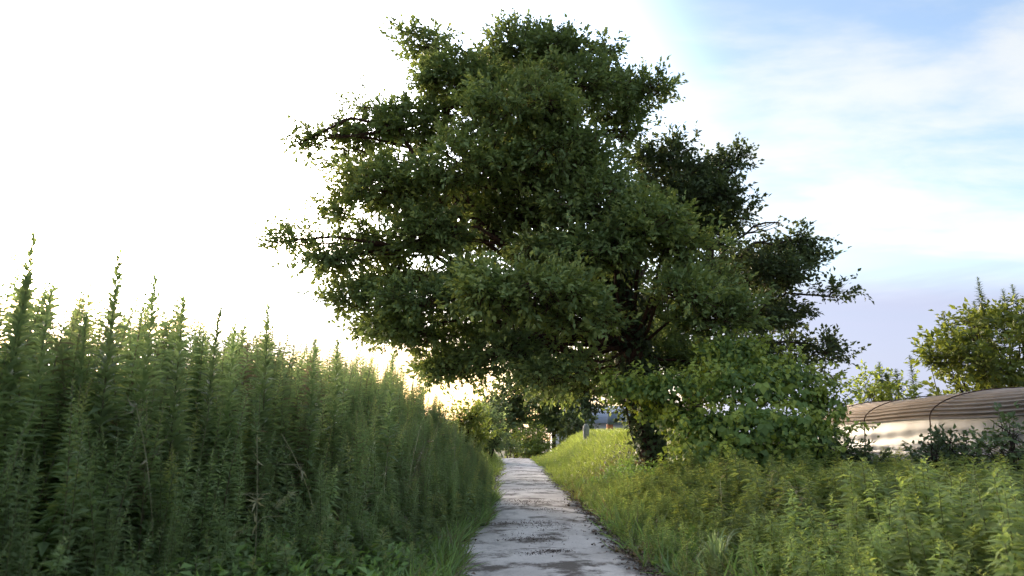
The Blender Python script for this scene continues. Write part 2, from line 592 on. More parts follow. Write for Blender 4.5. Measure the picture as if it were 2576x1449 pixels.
def blob_leaves(geo, c, r, n_twigs, L, W, per=13, yellow=0.0, twl=0.5, gap=0.0, up=0.35, spread=1.0, out_frac=0.25):
    """Leafy twigs through one bough's volume, thick towards its outside."""
    d = rand_dirs(n_twigs)
    d[:, 2] = np.where(d[:, 2] < -0.35, d[:, 2] * 0.55, d[:, 2])
    rad = 0.45 + 0.55 * np.sqrt(rng.random(n_twigs))
    o = rng.random(n_twigs) < out_frac
    rad = np.where(o, rad * 1.0 + 0.22 * rng.random(n_twigs), rad)
    P = c + d * np.asarray(r) * rad[:, None]
    nc = max(5, n_twigs // 16)
    cd = rand_dirs(nc)
    cd[:, 2] = np.where(cd[:, 2] < -0.35, cd[:, 2] * 0.55, cd[:, 2])
    C = c + cd * np.asarray(r) * (0.5 + 0.55 * rng.random((nc, 1)))
    pick = rng.integers(nc, size=n_twigs)
    Q = C[pick] + rng.normal(size=(n_twigs, 3)) * np.array([.26, .26, .15]) * twl / .5
    use = rng.random(n_twigs) < 0.62
    P = np.where(use[:, None], Q, P)
    d = np.where(use[:, None], norm(cd[pick] * .6 + norm(Q - C[pick]) * .6), d)
    if gap > 0:
        k = np.sin(P[:, 0] * 2.1 + 1.3 * P[:, 2]) + np.sin(P[:, 1] * 2.3 - P[:, 2] * 1.9 + 1) + np.sin(P[:, 2] * 2.7 + P[:, 0] * 1.1)
        keep = k > -3 + 4.2 * gap
        P, d = P[keep], d[keep]
    n = len(P)
    if n == 0:
        return
    TD = norm(d * 0.9 + np.array([0, 0, up]) + rng.normal(size=(n, 3)) * 0.55)
    base_t = 0.30 + 0.30 * rng.random(n) + yellow
    lt = np.linspace(0, 1, per)
    Lp, Ld, Ln, Lt = [], [], [], []
    for j, t in enumerate(lt):
        side = norm(np.cross(TD, np.array([0.1, 0.2, 1.0])) + rng.normal(size=(n, 3)) * 0.45) * (1 if j % 2 else -1)
        Lp.append(P + TD * (twl * t) * (0.6 + 0.7 * rng.random((n, 1))) + rng.normal(size=(n, 3)) * 0.04 * spread)
        dd = TD * (0.45 + 0.5 * t) + side * (0.85 - 0.45 * t) + np.array([0, 0, -0.08]) + rng.normal(size=(n, 3)) * 0.22
        Ld.append(dd)
        Ln.append(np.array([0, 0, 0.75]) + d * 0.35 + rng.normal(size=(n, 3)) * 0.42)
        Lt.append(base_t + 0.14 * (t - 0.4) + rng.normal(size=n) * 0.10)
    Lp, Ld, Ln, Lt = map(np.concatenate, (Lp, Ld, Ln, Lt))
    m = len(Lp)
    s = 0.65 + 0.6 * rng.random(m)
    V, F = leaf_geo(Lp, Ld, Ln, L * s, W * s)
    F = simple_faces(m)
    geo.add(V, F, np.repeat(np.clip(Lt, 0, 1), 5))
    # the twigs themselves: thin three-sided slivers
    S = norm(np.cross(TD, rand_dirs(n)))
    B = P - TD * 0.35
    V = np.stack([B + S * 0.012, B - S * 0.012, P + TD * twl], 1).reshape(-1, 3)
    F = np.arange(n * 3).reshape(-1, 3)
    return V, F


def build_tree(name, trunk, trad, blobs, leafmat, barkmat, L, W, dens, label, cat='tree', limb_min=0.6, per=12, gap=0.30, attach=(0.36, 0.97), twl=0.5):
    trunk = np.asarray(trunk, float)
    root = trunk[0].copy()
    o = empty(name, root)
    tag(o, label, cat)
    # trunk with flared, lumpy base
    t = np.linspace(0, 1, len(trunk))
    tt = np.linspace(0, 1, 22)
    tp = np.stack([np.interp(tt, t, trunk[:, k]) for k in range(3)], 1) - root
    tp[1:-1] = 0.25 * tp[:-2] + 0.5 * tp[1:-1] + 0.25 * tp[2:]
    tr = np.interp(tt, t, trad) * (1 + 0.06 * np.sin(tt * 37))
    tp[0, 2] -= 0.25
    V, F = tube_geo(tp, tr, 12)
    V[:, :2] += (0.05 * trad[0] * np.sin(V[:, 2:3] * 5 + V[:, :2] * 9))
    G = Geo(); G.add(V, F)
    obj('trunk', G.mesh('trunk', barkmat, True), o)
    crown = Geo()
    tw = Geo()
    for b in blobs:
        c = np.asarray(b['c']) - root
        r = np.asarray(b['r'], float)
        # limb
        hd = math.hypot(c[0], c[1])
        zt = tp[:, 2]
        fz = np.clip((c[2] - 0.45 * hd - r[2] * 0.3) / max(zt[-1], 0.1), attach[0], attach[1])
        k = int(round(fz * (len(tp) - 1)))
        A = tp[k]
        ln = np.linalg.norm(c - A)
        limb = Geo()
        if ln > limb_min:
            ctrl = A + (c - A) * np.array([0.45, 0.45, 0.75]) + rng.normal(size=3) * 0.06 * ln + np.array([0, 0, 0.05 * ln])
            pts = bez(A, ctrl, c, 9)
            pts[2:-1] += rng.normal(size=(6, 3)) * 0.05 * ln
            pts[1:-1] = .25 * pts[:-2] + .5 * pts[1:-1] + .25 * pts[2:]
            pts[:, 2] -= .07 * ln * np.sin(np.linspace(0, 1, 9) * 2 * math.pi)
            r0 = min(tr[k] * 0.5, 0.02 + 0.012 * ln)
            V, F = tube_geo(pts, np.linspace(r0, 0.03, 9), 7)
            limb.add(V, F)
        nsub = max(4, int(5 * r.max()))
        for _ in range(nsub):
            e = c + rand_dirs(1)[0] * r * (0.5 + 0.45 * rng.random())
            st = c if ln <= limb_min else pts[rng.integers(5, 9)]
            cc = st + (e - st) * 0.5 + rng.normal(size=3) * 0.15
            V, F = tube_geo(bez(st, cc, e, 5), np.linspace(0.030, 0.008, 5), 5)
            limb.add(V, F)
        obj('limb', limb.mesh('limb', barkmat, True), o)
        area = (r[0] * r[2] + r[0] * r[1] + r[1] * r[2]) / 3
        nt = int(dens * area * b.get('d', 1.0)) + 6
        res = blob_leaves(crown, c, r, nt, L, W, per, b.get('y', 0.0), twl, b.get('gap', gap))
        if res:
            tw.add(*res)
    obj('twigs', tw.mesh('twigs', barkmat), o)['kind'] = 'stuff'
    cr = obj('crown', crown.mesh('crown', leafmat), o)
    cr['kind'] = 'stuff'
    return o


TY = 22.0
PXM = TY / FPX / 2.5156 / math.cos(PITCH) ** 0.5


def blobs_from(lst, Y0, squash=0.95, trim=24):
    out = []
    for e in lst:
        x, y, rx, ry, dY = e[:5]
        y = y + max(0, 14 - y * .03)
        Y = Y0 + dY
        s = Y / FPX / 2.5156
        k1, k2 = max(rx - trim, rx * .66), max(ry - trim * .9, ry * .62)
        out.append(dict(c=at(x, y, Y), r=(k1 * s, min(k1, 150) * s * squash, k2 * s), y=(e[5] if len(e) > 5 else 0.0), d=(e[6] if len(e) > 6 else 1.0)))
    return out


main = [
    (1065, 105, 75, 60, 0), (1150, 205, 125, 90, -.5), (1300, 120, 120, 75, .5), (1400, 130, 100, 70, -.3), (1455, 210, 120, 95, -1), (1300, 270, 160, 100, -2.4, .12),
    (1545, 265, 100, 85, .6), (1520, 120, 32, 40, 0, 0, 1.3), (1630, 222, 70, 30, 0), (1570, 330, 60, 35, .5), (1050, 320, 110, 85, 0), (930, 335, 75, 60, .5), (825, 335, 55, 40, 0), (765, 352, 45, 28, 0),
    (915, 265, 25, 30, 0), (1180, 420, 150, 95, -2, .1), (960, 480, 125, 85, -1, .16), (855, 530, 55, 60, 0, .16), (1390, 410, 150, 105, -1.5), (1300, 540, 150, 85, .5, 0, .75), (1060, 590, 125, 75, -1, .05),
    (735, 605, 65, 24, 0), (840, 655, 95, 38, 0), (900, 755, 100, 55, 0, .05), (1500, 520, 150, 85, -2), (1630, 570, 115, 75, -3, .12), (1690, 620, 70, 60, -2.6, .12), (1330, 750, 200, 70, -4, .14),
    (1180, 730, 110, 65, -1), (1050, 835, 130, 60, 0), (1150, 925, 110, 50, .5), (1260, 890, 130, 60, -.5, 0, .7), (1420, 940, 120, 55, -2), (1470, 800, 100, 60, -3.4, .1),
    (1700, 750, 100, 70, -3, .1), (1760, 690, 110, 80, -1.5), (1800, 800, 100, 80, -2), (1500, 450, 95, 75, 0), (1500, 640, 120, 55, -2.5, .05), (1370, 640, 120, 50, -1), (1230, 620, 90, 50, 1, 0, .6),
    (1340, 400, 150, 110, 4), (1480, 660, 150, 100, 4), (1150, 560, 130, 100, 4, 0, .7), (1700, 560, 120, 90, 3), (1250, 220, 130, 90, 3.5), (1620, 900, 110, 70, 1.5), (1590, 985, 70, 40, 1), (1430, 980, 90, 32, 1.5), (1625, 1050, 36, 36, 1.2), (1800, 930, 100, 70, 0),
    (1000, 700, 110, 55, 1.5, 0, .8), (1060, 760, 110, 50, -1.5), (930, 620, 90, 45, 1), (1210, 820, 110, 55, 1.5), (1330, 860, 110, 45, 2), (960, 820, 80, 40, 1), (1120, 500, 110, 60, 1.5), (880, 430, 60, 40, 1), (1560, 730, 90, 70, 3, 0, .7), (1640, 800, 90, 60, 3.5), (1680, 880, 90, 55, 2), (1500, 930, 90, 50, 3),
]
trunk_main = [at(1648, 1212, TY), at(1634, 1120, TY), at(1612, 1000, TY), at(1585, 860, TY), at(1575, 760, TY), at(1540, 640, TY), at(1480, 500, TY), at(1420, 350, TY), at(1370, 220, TY)]
trunk_main[0][2] = float(ground_z(trunk_main[0][0], TY)) - 0.05
build_tree('broadleaf_tree', trunk_main, [.40, .30, .29, .31, .29, .26, .19, .12, .05], blobs_from(main, TY), M['tree_leaf'], M['red_bark'],
           0.175, 0.095, 430, 'largest tree, broad ragged green crown leaning over the concrete path')

second = [
    (1660, 405, 90, 45, 0), (1700, 460, 120, 60, -.5), (1835, 410, 70, 50, .5), (1760, 500, 120, 75, -1), (1850, 555, 55, 60, .5), (1790, 590, 90, 60, 0, 0, .7),
    (1990, 600, 75, 50, 0), (1930, 690, 110, 70, -.5), (2010, 650, 60, 50, .5), (2085, 745, 58, 35, 0), (1985, 790, 65, 60, .5), (2085, 890, 48, 48, 0), (2040, 950, 50, 26, 0), (1900, 800, 90, 70, 0),
    (1880, 900, 100, 60, .5), (1990, 900, 60, 55, .5, 0, .7), (1960, 560, 22, 22, 0), (1700, 370, 50, 25, 0), (1880, 700, 110, 90, 2.5), (1760, 480, 110, 70, 2.5),
]
t2 = [at(1745, 1150, 25), at(1750, 1000, 25), at(1765, 850, 25), at(1790, 700, 25), at(1780, 520, 25), at(1770, 430, 25)]
t2[0][2] = float(ground_z(t2[0][0], 25)) - 0.05
build_tree('dark_tree', t2, [.30, .25, .22, .17, .10, .05], blobs_from(second, 25), M['dark_leaf'], M['bark'],
           0.175, 0.105, 330, 'darker tree with layered boughs directly behind the right of the largest tree', gap=0.4)

# ------------------------------------------------------------------ ivy round the trunk, creeper thicket beside it
def shell_leaves(geo, c, r, n, L, W, tint=(0.2, 0.7), facing=None, wide=0.42, rmin=0.75, droop=0.25):
    d = rand_dirs(n)
    d[:, 2] = np.where(d[:, 2] < -0.5, -d[:, 2], d[:, 2])
    P = c + d * np.asarray(r) * (rmin + (1.12 - rmin) * rng.random((n, 1)))
    D = norm(d * 0.35 + np.array([0, 0, -0.45]) + rng.normal(size=(n, 3)) * 0.6)
    N = d * 0.9 + np.array([0, 0, 0.6]) + rng.normal(size=(n, 3)) * 0.35
    s = 0.6 + 0.7 * rng.random(n)
    V, F = leaf_geo(P, D, N, L * s, W * s, droop=droop, fold=0.12, wide_at=wide)
    geo.add(V, F, np.repeat(np.clip(tint[0] + (tint[1] - tint[0]) * rng.random(n), 0, 1), 5))


iv = empty('trunk_ivy', trunk_main[0] + np.array([0.1, -0.1, 0.05]))
tag(iv, 'dark ivy wrapped around the trunk of the largest tree', 'ivy')
ivg, ivs = Geo(), Geo()
org = np.array(iv.location)
tm = np.array(trunk_main)
for q in range(60):
    f = rng.random() ** 0.8 * 4.9 + 0.25
    i = int(f)
    c = tm[i] + (tm[i + 1] - tm[i]) * (f - i) - org
    wi_ = .36 + .30 * sstep((f - .8) / 1.2)
    shell_leaves(ivg, c + rng.normal(size=3) * 0.08, (wi_, wi_, .5), 75, .17, .14, (0.0, 0.55), rmin=0.8)
for q in range(5):
    a = rng.random() * 6
    pts = [tm[0] - org + np.array([0.5 * math.cos(a + k * .5), 0.5 * math.sin(a + k * .5), 0]) + (tm[3] - tm[0]) * k / 7 for k in range(8)]
    V, F = tube_geo(pts, np.linspace(.03, .012, 8), 5)
    ivs.add(V, F)
obj('vine_stems', ivs.mesh('vine_stems', M['bark'], True), iv)['kind'] = 'stuff'
obj('foliage', ivg.mesh('ivy_foliage', M['dark_leaf']), iv)['kind'] = 'stuff'

th_blobs = [(1590, 985, 75, 45, 0), (1690, 985, 95, 50, -.5), (1850, 985, 130, 75, 0), (1980, 990, 110, 75, .3), (2070, 1035, 60, 50, .2), (1900, 1085, 170, 60, -.8), (1760, 1085, 90, 50, -.3),
            (1840, 900, 100, 55, .8), (2030, 1100, 90, 50, -.6), (1700, 1060, 60, 60, 0.2), (1640, 1040, 45, 50, .5), (1960, 930, 70, 40, 1), (1820, 1150, 150, 45, -.8), (2000, 1150, 120, 40, -.8)]
YT = 18.0
th = empty('creeper_thicket', (at(1850, 1150, YT)[0], YT, float(ground_z(at(1850, 1150, YT)[0], YT))))
tag(th, 'mound of broad-leaved creeper between the large tree and the brown roof', 'creeper')
org = np.array(th.location)
tg, ts = Geo(), Geo()
tb = blobs_from(th_blobs, YT, 0.9, 6)
for b in tb:
    c = b['c'] - org
    r = np.array(b['r'])
    area = (r[0] * r[2] + r[0] * r[1] + r[1] * r[2]) / 3
    shell_leaves(tg, c, r, int(1300 * area), .125, .11, (0.1, 0.95), rmin=0.6)
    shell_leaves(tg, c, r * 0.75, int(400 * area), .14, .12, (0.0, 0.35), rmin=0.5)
    # wandering shoots standing proud of the mound
    for _ in range(12):
        d = rand_dirs(1)[0]; d[2] = abs(d[2]) * 0.7; d[1] = -abs(d[1])
        s0 = c + d * r
        e = s0 + d * (.15 + .5 * rng.random()) + np.array([rng.normal() * .25, 0, .15])
        V, F = tube_geo(bez(s0, s0 + d * .3 + np.array([0, 0, .2]), e, 6), np.linspace(.01, .004, 6), 4)
        ts.add(V, F)
        pp = bez(s0, s0 + d * .3 + np.array([0, 0, .2]), e, 12)
        n = len(pp)
        V, F = leaf_geo(pp, norm(rng.normal(size=(n, 3)) + np.array([0, 0, -.3])), np.tile([0, -.3, 1.0], (n, 1)), .13, .11)
        tg.add(V, F, 0.95)
    if c[0] < -.9:
        continue
    V, F = tube_geo([np.array([c[0] * .8, c[1], -0.1]), c * np.array([.9, 1, .5]), c], [.03, .025, .015], 6)
    ts.add(V, F)
obj('vine_stems', ts.mesh('vine_stems', M['stem'], True), th)['kind'] = 'stuff'
obj('foliage', tg.mesh('creeper_foliage', M['vine_leaf']), th)['kind'] = 'stuff'
# the broad leaves that can be told apart on the near side
lv = []
for q in range(3):
    G = Geo()
    for a, l in ((0, 1.0), (1.15, .85), (-1.15, .85)):
        D = np.array([[math.sin(a), 0, -math.cos(a)]])
        V, F = leaf_geo(np.array([[0, 0, 0.0]]), D, np.array([[0, -1.0, .25]]), .17 * l, .13 * l, droop=.2, fold=.14 + .05 * q, wide_at=.45)
        G.add(V, F, .35 + .22 * q)
    lv.append(G.mesh('leaf', M['vine_leaf']))
for q in range(170):
    b = tb[[5, 5, 8, 6, 3, 2, 4, 12, 13, 9][q % 10]]
    d = rand_dirs(1)[0]
    d[1] = -abs(d[1]) - .3
    d = d / np.linalg.norm(d)
    P = b['c'] - org + d * np.array(b['r']) * 1.1
    o = obj('leaf', lv[q % 3], th, P, sc=float(.8 + .8 * rng.random()))
    o.rotation_euler = (rng.normal() * .35, rng.normal() * .5, math.atan2(d[0], -d[1]) + rng.normal() * .4)


# ------------------------------------------------------------------ weeds
def weed_parts(H, n, Lmax, spire=0.3, tip=0.9, low=0.12, lean=0.06, dead=0.22, wr=.27, cone=False, el0=.35):
    bend = rng.normal(size=2) * lean * H
    zz = np.linspace(0, 1, 8)
    pts = np.stack([bend[0] * zz ** 2, bend[1] * zz ** 2, zz * H], 1)
    SV, SF = tube_geo(pts, np.linspace(.0065, .002, 8) * (0.7 + H / 3), 4)
    f = low + (1 - low) * np.linspace(0, 1, n) ** 0.9
    ang = np.arange(n) * 2.39996 + rng.normal(size=n) * .3
    base = np.stack([bend[0] * f ** 2, bend[1] * f ** 2, f * H], 1)
    prof = np.where(f < 1 - spire, 0.65 + 0.35 * np.sin(np.clip(f / (1 - spire), 0, 1) * math.pi), 1.0)
    top = np.clip((f - (1 - spire)) / spire, 0, 1)
    prof = prof * np.where(top > 0, (0.95 - 0.60 * top) if cone else (0.80 - 0.62 * top), 1)
    el = np.where(f < .3, -.1, el0) + .5 * top + rng.normal(size=n) * .22
    D = np.stack([np.cos(ang) * np.cos(el), np.sin(ang) * np.cos(el), np.sin(el)], 1)
    N = np.stack([-np.cos(ang) * np.sin(el), -np.sin(ang) * np.sin(el), np.cos(el)], 1) + rng.normal(size=(n, 3)) * .25
    L = Lmax * prof * (0.8 + 0.4 * rng.random(n))
    V, F = leaf_geo(base, D, N, L, np.maximum(L * wr, .008), droop=.22, fold=.15, wide_at=.4)
    tint = .35 + .3 * f + rng.normal(size=n) * .09
    tint = np.where(f < dead, .02 + .18 * rng.random(n), tint)
    tint = np.where(top > .35, np.maximum(tint, tip * (.75 + .25 * top)), tint)
    T = np.repeat(np.clip(tint, 0, 1), 5)
    return (SV, SF), (V, F, T)


def variants(nv, leafmat, **kw):
    out = []
    for q in range(nv):
        k = {a: (b() if callable(b) else b) for a, b in kw.items()}
        (SV, SF), (V, F, T) = weed_parts(**k)
        out.append(dict(H=k['H'], s=(SV, SF), l=(V, F, T), sm=new_mesh('stem', SV, SF, M['stem'], np.full(len(SV), .1)), lm=new_mesh('foliage', V, F, leafmat, T)))
    return out


def plant(name, var, loc, rz, sc, label, cat, group=None):
    e = empty(name, loc)
    e.rotation_euler = (float(rng.normal() * .06), float(rng.normal() * .06 + .02), rz)
    e.scale = (sc, sc, sc)
    tag(e, label, cat, group)
    obj('stem', var['sm'], e)
    obj('foliage', var['lm'], e)['kind'] = 'stuff'
    return e


def bulk(name, vs, P, sc, leafmat, label, cat, deep=None, front_far=None):
    G = Geo()
    rz = rng.random(len(P)) * 6.283
    for q, (p, s, a) in enumerate(zip(P, sc, rz)):
        v = vs[rng.integers(len(vs))]
        c, sn = math.cos(a), math.sin(a)
        R = np.array([[c, -sn, 0], [sn, c, 0], [0, 0, 1]]) * s
        V = v['l'][0] @ R.T
        S = v['s'][0] @ R.T
        ln = rng.normal(size=2) * .065
        V[:, :2] += V[:, 2:3] * ln
        S[:, :2] += S[:, 2:3] * ln
        F = v['l'][1]
        if p[1] > 10 or (deep is not None and front_far[q]):
            F = simple_faces(len(V) // 5)
        if deep is not None and deep[q]:          # hidden lower leaves of plants deep in the stand
            n5 = len(V) // 5
            keep = v['l'][0].reshape(n5, 5, 3)[:, 0, 2] > .5 * v['H']
            F = F[np.tile(keep, len(F) // n5)]
        G.add(V + p, F, np.clip(v['l'][2] + rng.normal() * .13 + rng.choice([0, 0, 0, 0, .25, -.3 if deep is not None else .1]), 0, 1))
        G.add(S + p, v['s'][1], 0.08)
    o = obj(name, G.mesh(name, leafmat))
    return tag(o, label, cat, kind='stuff')


LX = np.array([1.5, 2.5, 4.1, 5.7, 8.2, 12, 14.5, 18, 19.2])
LF = np.array([-4.0, -3.6, -3.0, -2.35, -1.65, -1.0, -.74, -.90, -1.7])
vl = variants(9, M['weed_leaf'], H=lambda: 2.5 + .5 * rng.random(), n=lambda: int(170 + 40 * rng.random()), Lmax=lambda: .17 + .04 * rng.random(), spire=lambda: .14 + .1 * rng.random(), lean=.09, tip=.78)
vs_ = variants(4, M['weed_leaf'], H=lambda: 2.0, n=380, Lmax=.17, spire=.5, tip=.3, dead=.15, cone=True, lean=.02)
vb = variants(5, M['weed_leaf'], H=lambda: 2.1 + .5 * rng.random(), n=lambda: int(90 + 30 * rng.random()), Lmax=lambda: .24 + .06 * rng.random(), spire=.2, tip=.9, dead=.2, wr=.42, el0=.05, lean=.14)
PL = []
for _ in range(2300):
    y = 1.6 + 17.4 * rng.random() ** .95
    w = 3.6
    x = np.interp(y, LX, LF) + .35 - (w + .35) * rng.random() ** 1.05
    PL.append((x, y))
PL = np.array(PL)
PLz = ground_z(PL[:, 0], PL[:, 1])
dist = np.hypot(PL[:, 0], PL[:, 1])
front = np.interp(PL[:, 1], LX, LF) - PL[:, 0]
grade = .30 + .70 * np.clip((front + .35) / 2.1, 0, 1) ** .8
u, v, w_d = project(np.stack([PL[:, 0], PL[:, 1], PLz + 1.7], 1))
score = np.where((u > -20) & (u < 1040), dist * .25 + front * 3.0, 999)
order = np.argsort(score)
ind = order[:135]
rest = order[135:]
for k in ind:
    bl_ = rng.random() < .2
    plant('broadleaf_weed' if bl_ else 'goldenrod', vb[rng.integers(5)] if bl_ else vl[rng.integers(len(vl))], (PL[k, 0], PL[k, 1], PLz[k] - .02), rng.random() * 6.28, float(grade[k] * (.88 + .26 * rng.random())),
          'broad-leaved weed among the narrow-leaved stalks fronting the left weed wall' if bl_ else 'narrow-leaved green weed stalk at the front of the weed wall left of the path', 'weed',
          'broad-leaved weeds in the left wall' if bl_ else 'weeds along the front of the left wall')
sc_r = grade[rest] * (.82 + .30 * rng.random(len(rest)))
bulk('weed_mass', vl + vb[:2], np.stack([PL[rest, 0], PL[rest, 1], PLz[rest] - .02], 1), sc_r, M['weed_leaf'], 'packed green weeds filling the wall left of the path behind its front', 'weeds', (front[rest] > 1.0) & (u[rest] > 330), front[rest] > .4)
# spires that stand clear against the sky
for x, ytop, Y, lab in [(75, 640, 4.9, 'tallest weed spire, at the far left against the white sky'),
                        (25, 735, 4.8, 'leafy weed spire at the very left edge, just below the tallest'),
                        (112, 775, 5.3, 'short weed spire right beside the tallest one at the far left'),
                        (298, 680, 5.6, 'thick pointed weed spire standing alone, second tallest on the left'),
                        (390, 738, 5.9, 'thin weed spire just right of the thick pointed one'),
                        (222, 830, 5.6, 'low weed spire just left of the thick pointed one'),
                        (460, 795, 6.2, 'feathery weed spire midway along the left weed wall'),
                        (532, 805, 6.6, 'slim weed spire right of the feathery one, left weed wall'),
                        (683, 805, 7.2, 'pointed weed spire above the right half of the left weed wall'),
                        (590, 860, 6.9, 'blunt weed spire left of the pointed one over the left wall'),
                        (790, 880, 7.8, 'small weed spire nearest the left edge of the tree crown'),
                        (850, 885, 8.3, 'small weed spire under the lowest left boughs of the tree'),
                        (980, 915, 9.5, 'last weed spire before the wall of weeds dips under the tree')]:
    pt = at(x, ytop, Y)
    gz = float(ground_z(pt[0], Y))
    s = (pt[2] - gz) / 1.9
    v_ = vs_[rng.integers(4)]
    e = plant('goldenrod', v_, (pt[0], Y, gz - .02), rng.random() * 6, s, lab, 'weed')
    e.scale = (s * .95, s * .95, s)
    e.rotation_euler = (0, 0, e.rotation_euler[2])

# right-hand field
vr = variants(10, M['field_leaf'], H=lambda: .95 + .25 * rng.random(), n=lambda: int(95 + 20 * rng.random()), Lmax=lambda: .17 + .04 * rng.random(), spire=.16, wr=.32, el0=.12, tip=lambda: .55 + .45 * rng.random(), dead=.25)
vr2 = variants(5, M['field_leaf'], H=lambda: .75 + .4 * rng.random(), n=lambda: int(45 + 15 * rng.random()), Lmax=lambda: .20 + .06 * rng.random(), spire=.2, tip=.8, dead=.15, wr=.48, el0=0.0, lean=.16)
vbrown = variants(3, M['field_leaf'], H=lambda: .9, n=90, Lmax=.11, spire=.3, tip=.05, dead=.75)
PR = []
while len(PR) < 1350:
    y = 4.5 + 14.5 * rng.random()
    x = 2.3 + 9.4 * rng.random() ** 1.1
    if x / y > .86 or x > 9.75 or (x - 2.2) < .25 * rng.random():
        continue
    if y > 16.5 and x < 5.5:
        continue
    PR.append((x, y))
PR = np.array(PR)
PRz = ground_z(PR[:, 0], PR[:, 1])
ht = .45 + .55 * sstep((PR[:, 0] - 1.9) / 1.9)
u, v, w_d = project(np.stack([PR[:, 0], PR[:, 1], PRz + .9], 1))
score = np.where((u > 0) & (u < 1024) & (v < 585), w_d, 999)
order = np.argsort(score)
ind, rest = order[:150], order[150:]
for k in ind:
    br = rng.random() < .06
    b2 = (not br) and rng.random() < .2
    v_ = vbrown[rng.integers(3)] if br else vr2[rng.integers(5)] if b2 else vr[rng.integers(len(vr))]
    plant('broadleaf_weed' if b2 else 'goldenrod', v_, (PR[k, 0], PR[k, 1], PRz[k] - .02), rng.random() * 6.28, float(ht[k] * (.66 + .62 * rng.random())),
          'dried brown weed among the green ones in the near right field' if br else 'broad-leaved green weed among the narrow-leaved ones in the right field' if b2 else 'narrow-leaved yellow-green weed in the near part of the right field', 'weed',
          'dried weeds in the right field' if br else 'broad-leaved weeds in the right field' if b2 else 'green weeds in the near right field')
bulk('weed_field', vr + vbrown[:1] + vr2[:3], np.stack([PR[rest, 0], PR[rest, 1], PRz[rest] - .02], 1), ht[rest] * (.7 + .5 * rng.random(len(rest))), M['field_leaf'],
     'farther weeds filling the right field up to the greenhouse', 'weeds')


# ------------------------------------------------------------------ verges and grass banks
def cover(name, P, L, W, leafmat, label, cat, tint=(0.2, 0.9), upright=.9, wide=.4, dens_leaf=1, tfun=None):
    n = len(P)
    D = norm(rng.normal(size=(n, 3)) * np.array([1, 1, .3]) + np.array([.12, 0, upright]))
    N = rng.normal(size=(n, 3)) + np.array([0, -.3, .5])
    s = .55 + .8 * rng.random(n)
    V, F = leaf_geo(P, D, N, L * s, W * s, droop=.25, fold=.2, wide_at=wide)
    t = tint[0] + (tint[1] - tint[0]) * rng.random(n)
    if tfun is not None:
        t = t + tfun(P)
    o = obj(name, new_mesh(name, V, F, leafmat, np.repeat(np.clip(t, 0, 1), 5)))
    return tag(o, label, cat, kind='stuff')


def scatter(n, x0, x1, y0, y1):
    x = x0 + (x1 - x0) * rng.random(n)
    y = y0 + (y1 - y0) * rng.random(n)
    return x, y


def on_path(x, y, pad=0.0):
    return (x > path_mid(y) - path_half_l(y) - pad) & (x < path_mid(y) + path_half_r(y) + pad)


# right bank
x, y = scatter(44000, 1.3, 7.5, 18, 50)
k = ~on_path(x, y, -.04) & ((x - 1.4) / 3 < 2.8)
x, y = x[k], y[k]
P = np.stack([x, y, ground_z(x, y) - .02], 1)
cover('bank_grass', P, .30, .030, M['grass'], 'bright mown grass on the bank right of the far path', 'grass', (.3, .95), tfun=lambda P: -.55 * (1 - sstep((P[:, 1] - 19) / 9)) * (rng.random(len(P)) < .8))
x, y = scatter(32000, -6, -.2, 17.5, 50)
k = ~on_path(x, y, -.04)
x, y = x[k], y[k]
P = np.stack([x, y, ground_z(x, y) - .02], 1)
cover('bank_grass', P, .34, .034, M['grass'], 'bright grass on the bank left of the far path', 'grass', (.25, .9))
# left verge: low herbs and grass between path and weed wall
n = 32000
y = 2.5 + 16 * rng.random(n)
xf = np.interp(y, LX, LF)
xe = path_mid(y) - path_half_l(y)
t = rng.random(n)
x = xf - .5 + (xe + .06 - xf + .5) * t
hgt = .62 * np.minimum(1, 1.5 * (1 - t)) * rng.random(n)
P = np.stack([x, y, ground_z(x, y) + hgt], 1)
cover('verge_herbs', P, .10, .048, M['verge'], 'low green herbs at the foot of the left weed wall', 'herbs', (.25, .95), upright=.45, tfun=lambda P: np.where(wob(P[:, 0] * 1.3, P[:, 1] * 1.1) > .55, -.6, 0))
n = 8000
y = 2.5 + 16 * rng.random(n)
xf = np.interp(y, LX, LF)
xe = path_mid(y) - path_half_l(y)
x = xf + (xe + .08 - xf) * rng.random(n)
P = np.stack([x, y, ground_z(x, y)], 1)
cover('verge_grass', P, .36, .018, M['verge'], 'thin grass blades along the left edge of the path', 'grass', (.05, .8), upright=1.2)
# young weeds coming up through both verges
vy = variants(6, M['weed_leaf'], H=lambda: .8 + .3 * rng.random(), n=70, Lmax=lambda: .16 + .05 * rng.random(), spire=.2, tip=.85, dead=.12, wr=.33, el0=.25, lean=.15)
n = 420
y = 4.5 + 13.5 * rng.random(n)
xf = np.interp(y, LX, LF)
xe = path_mid(y) - path_half_l(y)
t = rng.random(n) ** 1.4
x = xf + .2 + (xe - .12 - xf - .2) * t
bulk('young_weeds', vy, np.stack([x, y, ground_z(x, y) - .02], 1), (.80 - .5 * t) * (.7 + .5 * rng.random(n)), M['weed_leaf'], 'young upright weeds between the left weed wall and the path', 'weeds')
n = 480
y = 4.5 + 15 * rng.random(n)
xe = path_mid(y) + path_half_r(y)
t = rng.random(n)
x = xe + .15 + 1.5 * t
bulk('young_weeds', vy, np.stack([x, y, ground_z(x, y) - .02], 1), (.35 + .4 * t) * (.7 + .5 * rng.random(n)), M['field_leaf'], 'young upright weeds along the right edge of the path', 'weeds')
